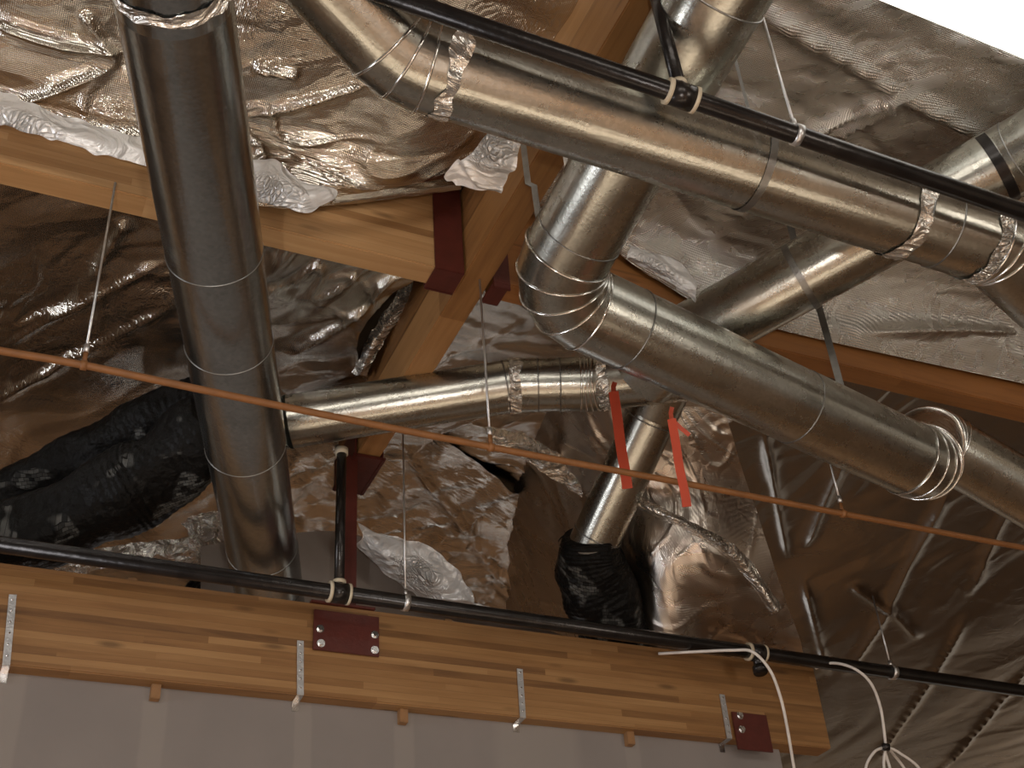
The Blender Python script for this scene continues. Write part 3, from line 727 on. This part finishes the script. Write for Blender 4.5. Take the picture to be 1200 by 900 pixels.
# ------------------------------------------------------------------ straps
def strip(name, pts, w, mat, label=None, cat='strap', parent=None, th=.003, side=None):
    bm = bmesh.new(); vs = []
    for i, p_ in enumerate(pts):
        d = (pts[min(i + 1, len(pts) - 1)] - pts[max(i - 1, 0)]).normalized()
        vdir = (p_ - EYE).normalized() if side is None else side
        x = d.cross(vdir).normalized(); nn = x.cross(d).normalized()
        vs.append([bm.verts.new(p_ + x * (w / 2) + nn * th), bm.verts.new(p_ - x * (w / 2) + nn * th), bm.verts.new(p_ - x * (w / 2) - nn * th), bm.verts.new(p_ + x * (w / 2) - nn * th)])
    for i in range(len(vs) - 1):
        for k in range(4): bm.faces.new((vs[i][k], vs[i][(k + 1) % 4], vs[i + 1][(k + 1) % 4], vs[i + 1][k]))
    bm.faces.new(vs[0][::-1]); bm.faces.new(vs[-1])
    o = obj(name, bm, mat, parent, False)
    if label: tag(o, label, cat)
    return o
def hoop(name, label, c, d, r, w, tails, mat=None):
    """strap wrapped under a duct with tails going up"""
    root = thing(name, label, 'strap', c)
    e = (Vector((0, 0, 1)) - d * d.z).normalized(); s_ = d.cross(e)
    pts = [c + (-e * math.cos(a) + s_ * math.sin(a)) * (r + .004) for a in [math.radians(x) for x in range(-120, 121, 10)]]
    bm = bmesh.new(); prev = None
    for p_ in pts:
        cur = (bm.verts.new(p_ - d * w / 2), bm.verts.new(p_ + d * w / 2))
        if prev: bm.faces.new((prev[0], prev[1], cur[1], cur[0]))
        prev = cur
    obj('strap_loop', bm, mat or M_STRAP, root)
    for i in tails:
        q = pts[0] if i < 0 else pts[-1]
        strip('strap_tail', [q, q + Vector((0, 0, .5))], w, mat or M_STRAP, None, parent=root)
    return root
D2a, D2b = P(474, 66, 4.30), P(1165, 285, 4.93); d2 = (D2b - D2a).normalized()
hoop('hanger_strap', 'strap looped under the long upper duct near its middle', D2a.lerp(D2b, .555), d2, .17, .03, ())
hoop('hanger_strap', 'strap looped under the long upper duct near the left elbow', D2a.lerp(D2b, .30), d2, .17, .02, ()) if False else None
D6a, D6b = P(1180, 190, 5.85), P(790, 405, 6.35); d6 = (D6b - D6a).normalized()
hoop('hanger_strap', 'strap looped under the rear duct left of the long upper duct', D6a.lerp(D6b, .60), d6, .18, .034, (1,))
hoop('hanger_strap', 'dark strap around the rear duct at the right edge', D6a.lerp(D6b, .03), d6, .18, .05, (1,), M_BLACK)
c = P(995, 488, 6.0)
strip('hanger_strap', [c, c + Vector((0, 0, .75))], .035, M_STRAP, 'flat strap hanging down to the lower duct in front of the orange-brown beam')
c = P(632, 262, 5.18)
strip('hanger_strap', [c, c + Vector((-.005, 0, .22)), c + Vector((-.03, 0, .24)), c + Vector((-.035, 0, .62))], .026, M_STRAP, 'bent strap hanging beside the central elbow in front of the diagonal beam')
c = P(664, 197, 5.2)
strip('hanger_strap', [c, c + Vector((0, 0, .3))], .018, M_WIRE, 'short strap hanging from the long upper duct beside the central duct')
c = P(877, 128, 4.75)
strip('hanger_strap', [c, c + Vector((0, 0, .35))], .012, M_STRAP, 'thin strap behind the upper black pipe at upper right')

# steel ties on the wide beam
for (x0, y0, x1, y1, lab) in ((15, 697, 8, 775, 'steel strap tie at the left end of the wide beam'), (352, 751, 352, 812, 'steel strap tie just left of the red plate on the wide beam'), (609, 784, 613, 845, 'spotted steel strap tie in the middle of the wide beam'), (846, 814, 856, 872, 'steel strap tie left of the second red plate')):
    a = PT(x0, y0, 5.742); b_ = PT(x1, y1, 5.742)
    b_ = Vector((a.x, a.y, a.z)) + (b_ - a)
    b_.z = 1.6 + 2.437
    q = b_ + B3 * .0
    root = thing('strap_tie', lab, 'strap', a)
    strip('vertical_leg', [a, b_], .034, M_STRAPB, None, parent=root, side=B3)
    strip('bent_foot', [b_ + Vector((0, 0, 0)), b_ + B3 * .09 + Vector((0, 0, -.004)), b_ + B3 * .093 + Vector((0, 0, -.05))], .034, M_BOLT, None, parent=root, side=Vector((0, 0, 1)) + B3 * .3)
    for k in range(6):
        p_ = a.lerp(b_, .08 + k * .16) - B3 * .004
        bm = bmesh.new(); sweep(bm, [p_, p_ - B3 * .003], .005, 8); obj('nail_head', bm, M_BOLT, root)

# ------------------------------------------------------------------ red steel
def bolt(c, parent, r=.016):
    bm = bmesh.new(); sweep(bm, [c, c - B3 * .004], r * 1.35, 20); sweep(bm, [c - B3 * .004, c - B3 * .018], r, 6)
    obj('bolt', bm, M_BOLT, parent, False)
def plate(label, cx0, cy0, cx1, cy1, bolts, tcol=None):
    a = PT(cx0, cy0, 5.735); b_ = PT(cx1, cy1, 5.735)
    c = (a + b_) / 2; W = (b_ - a).dot(A3); H = a.z - b_.z
    root = thing('steel_bracket', label, 'bracket', c)
    obj('face_plate', box(c, A3, B3, Z3, W, .012, H, .002), M_RED, root, False)
    for (bx, by) in bolts: bolt(PT(bx, by, 5.728), root)
    return root, a, b_
rt, a, b_ = plate('red steel bracket with post on the wide beam below the diagonal beam', 368, 714, 444, 770, [(375, 737), (376, 754), (439, 744), (439, 762)])
sp_ = (PT(404, 650, 5.95) - EYE).dot(A3)
ztop = 4.0
obj('post', box(S(sp_, 5.93, (2.95 + ztop) / 2), A3, B3, Z3, .10, .09, ztop - 2.95, .004), M_RED, rt, False)
obj('base_saddle', box(S((a - EYE).dot(A3) + .16, 5.82, 2.956), A3, B3, Z3, .35, .17, .012), M_RED, rt, False)
# saddle under the diagonal beam
sad = thing('steel_bracket', 'red steel saddle under the lower end of the diagonal beam', 'bracket', S(1.94, 6.0, 3.98))
obj('saddle_plate', box(S(1.94, 6.05, 3.985), A3, B3, Z3, .20, .42, .02, .003), M_RED, sad, False)
obj('side_plate', box(S(1.855, 6.05, 4.08), A3, B3, Z3, .012, .42, .22, .003), M_RED, sad, False)
obj('side_plate', box(S(2.022, 6.05, 4.08), A3, B3, Z3, .012, .42, .22, .003), M_RED, sad, False)
rt2, _, _ = plate('small red steel plate near the right end of the wide beam', 857, 834, 906, 882, [(867, 839), (869, 855)])
# hanger at the end of the left beam
hg = thing('beam_hanger', 'red steel hanger carrying the right end of the left laminated beam', 'bracket', S(1.8, TA, 4.0))
obj('front_plate', box(S(1.785, TA - .012, 4.27), A3, B3, Z3, .15, .014, .58, .003), M_RED, hg, False)
obj('bottom_plate', box(S(1.785, TA + .065, 3.99), A3, B3, Z3, .15, .17, .014, .003), M_RED, hg, False)
obj('rear_plate', box(S(1.785, TA + .142, 4.27), A3, B3, Z3, .15, .014, .58, .003), M_RED, hg, False)
hg2 = thing('beam_hanger', 'narrow dark red hanger just right of the diagonal beam beside the elbow', 'bracket', S(2.05, TA, 4.0))
obj('front_plate', box(S(2.06, TA - .012, 4.2), A3, B3, Z3, .09, .014, .5, .003), M_RED, hg2, False)
obj('bottom_plate', box(S(2.06, TA + .065, 3.985), A3, B3, Z3, .09, .17, .014, .003), M_RED, hg2, False)

# ------------------------------------------------------------------ cables and tapes
cb = thing('cable', 'white cable hanging from the black pipe down over the second red plate', 'cable', P(750, 768, 7.0))
tube('cable_run', [P(772, 766, 7.15), P(810, 764, 7.05), P(858, 762, 6.9), P(882, 764, 6.82), (P(902, 785, 6.8)), P(914, 815, 6.8), P(922, 850, 6.8), P(933, 915, 6.8)], .0085, M_CABLE, cb, 10, 12)
cb = thing('cable', 'white coiled cable hanging from the black pipe at lower right', 'cable', P(960, 778, 7.3))
tube('cable_run', [P(956, 783, 7.5), P(975, 777, 7.4), P(1000, 783, 7.3), P(1020, 800, 7.3), P(1032, 830, 7.3), P(1038, 873, 7.3)], .0085, M_CABLE, cb, 10, 12)
tie = P(1038, 875, 7.3)
for lo1, w1, dx, dep in ((950, 22, -18, 7.25), (945, 16, 12, 7.3), (935, 26, 30, 7.35), (950, 34, 48, 7.3)):
    tube('coil_loop', [tie, P(1038 + dx * .45 - 6, 882, dep), P(1038 + dx - 6, 905, dep), P(1038 + dx, lo1, dep), P(1038 + dx * .5 + w1 * .6, lo1 + 25, dep), P(1038 + w1 * .3, lo1 - 10, dep), P(1036, 900, dep), tie], .0085, M_CABLE, cb, 10, 12)
tube('tie_wrap', [P(1034, 875, 7.28), P(1042, 876, 7.28)], .022, M_BLACK, cb, 10)
for lab, x0, y0, x1, y1, d_, w_ in (('orange flagging tape hanging from the small duct behind the thin pipe', 719, 459, 738, 576, 6.2, .05), ('orange flagging tape hanging below the lower duct in front of the thin pipe', 787, 491, 813, 594, 5.15, .036)):
    a = P(x0, y0, d_); L_ = (P(x1, y1, d_) - a).length
    root = thing('flagging_tape', lab, 'tape', a)
    pts = [a + Vector((.003 * math.sin(k * .9) * (k / 10), .0, -L_ * 1.12 * k / 10)) for k in range(11)]
    strip('hanging_tail', pts, w_, M_ORANGE, None, parent=root, th=.001)
    strip('tied_loop', [a, a + Vector((.005, .03, .05)), a + Vector((.02, .06, .10))], w_ * .5, M_ORANGE, None, parent=root, th=.001)
    if x0 > 760:
        strip('short_tail', [a, P(797, 501, d_), P(808, 510, d_)], w_ * .5, M_ORANGE, None, parent=root, th=.001)

# ------------------------------------------------------------------ light
w = bpy.data.worlds.new('world'); sc.world = w; w.use_nodes = True
nt = w.node_tree; bg = nt.nodes['Background']
tc = nd(nt, 'ShaderNodeTexCoord')
mp = nd(nt, 'ShaderNodeMapping'); mp.inputs['Scale'].default_value = (1, 1, 2.2)
nt.links.new(tc.outputs['Generated'], mp.inputs['Vector'])
n = nd(nt, 'ShaderNodeTexNoise', i_Scale=3.0, i_Detail=3); nt.links.new(mp.outputs[0], n.inputs['Vector'])
r = ramp(nt, n.outputs['Fac'], [(.36, (.02, .017, .015)), (.48, (.17, .14, .115)), (.56, (.42, .25, .12)), (.64, (.75, .70, .62))])
nt.links.new(r.outputs[0], bg.inputs['Color']); bg.inputs['Strength'].default_value = .8

def light(name, typ, loc, energy, col, tgt=None, size=1, sizey=None):
    l = bpy.data.lights.new(name, typ); l.energy = energy; l.color = col
    if typ == 'AREA':
        l.shape = 'RECTANGLE'; l.size = size; l.size_y = sizey or size
    else: l.shadow_soft_size = size
    o = bpy.data.objects.new(name, l); COL.objects.link(o); o.location = loc
    if tgt is not None:
        o.rotation_euler = (Vector(tgt) - Vector(loc)).to_track_quat('-Z', 'Y').to_euler()
    return o
light('flash', 'POINT', EYE + Vector((.15, -.1, .2)), 135, (1, .97, .93), size=.06)
light('clerestory_light', 'AREA', (1, -7, 5.2), 290, (1, .93, .84), (0, 5, 4.5), 9, 1.3)
light('left_fill_light', 'AREA', (-8, 1, 2.6), 170, (.95, .96, 1), (0, 5, 5), 1.4, 2.4)  # added area light for the pale bands along the ducts
light('right_fill_light', 'AREA', (8, -1, 1.8), 130, (1, .90, .78), (0, 5, 5.5), 2, 2)  # added warm fill from the right, mirrored in the ducts
light('floor_bounce_light', 'AREA', (0, 3, .4), 45, (1, .82, .62), (0, 3.5, 5), 7, .8)

light('far_floor_fill', 'AREA', (0, 14, 3.0), 260, (1, .90, .76), (0, 14, 0), 14, 9)  # added, unseen: brightens the far floor that the foil mirrors
light('far_glint_fill', 'AREA', (-3, 24, 2.4), 90, (.95, .97, 1), (0, 6, 5), 7, 2.2)  # added, unseen panel giving pale glints on the far folds
light('near_floor_fill', 'AREA', (0, -1, 1.2), 230, (1, .93, .84), (0, -1, 0), 10, 5)  # unseen panel facing down, fills the floor round the camera
def spot(name, tgt, e, ang):
    o = light(name, 'SPOT', EYE + Vector((-.5, -.4, .1)), e, (1, .97, .93), tgt, size=.05)
    o.data.spot_size = math.radians(ang); o.data.spot_blend = .6
spot('flap_fill_spot', P(200, 190, 5.5), 190, 22)  # added spot, brightens the left beam and its foil flap
spot('flap_fill_spot', P(490, 665, 7.7), 170, 9)  # added spot for the flap beside the red post
sc.view_settings.view_transform = 'Standard'
sc.view_settings.look = 'None'
sc.view_settings.exposure = 0
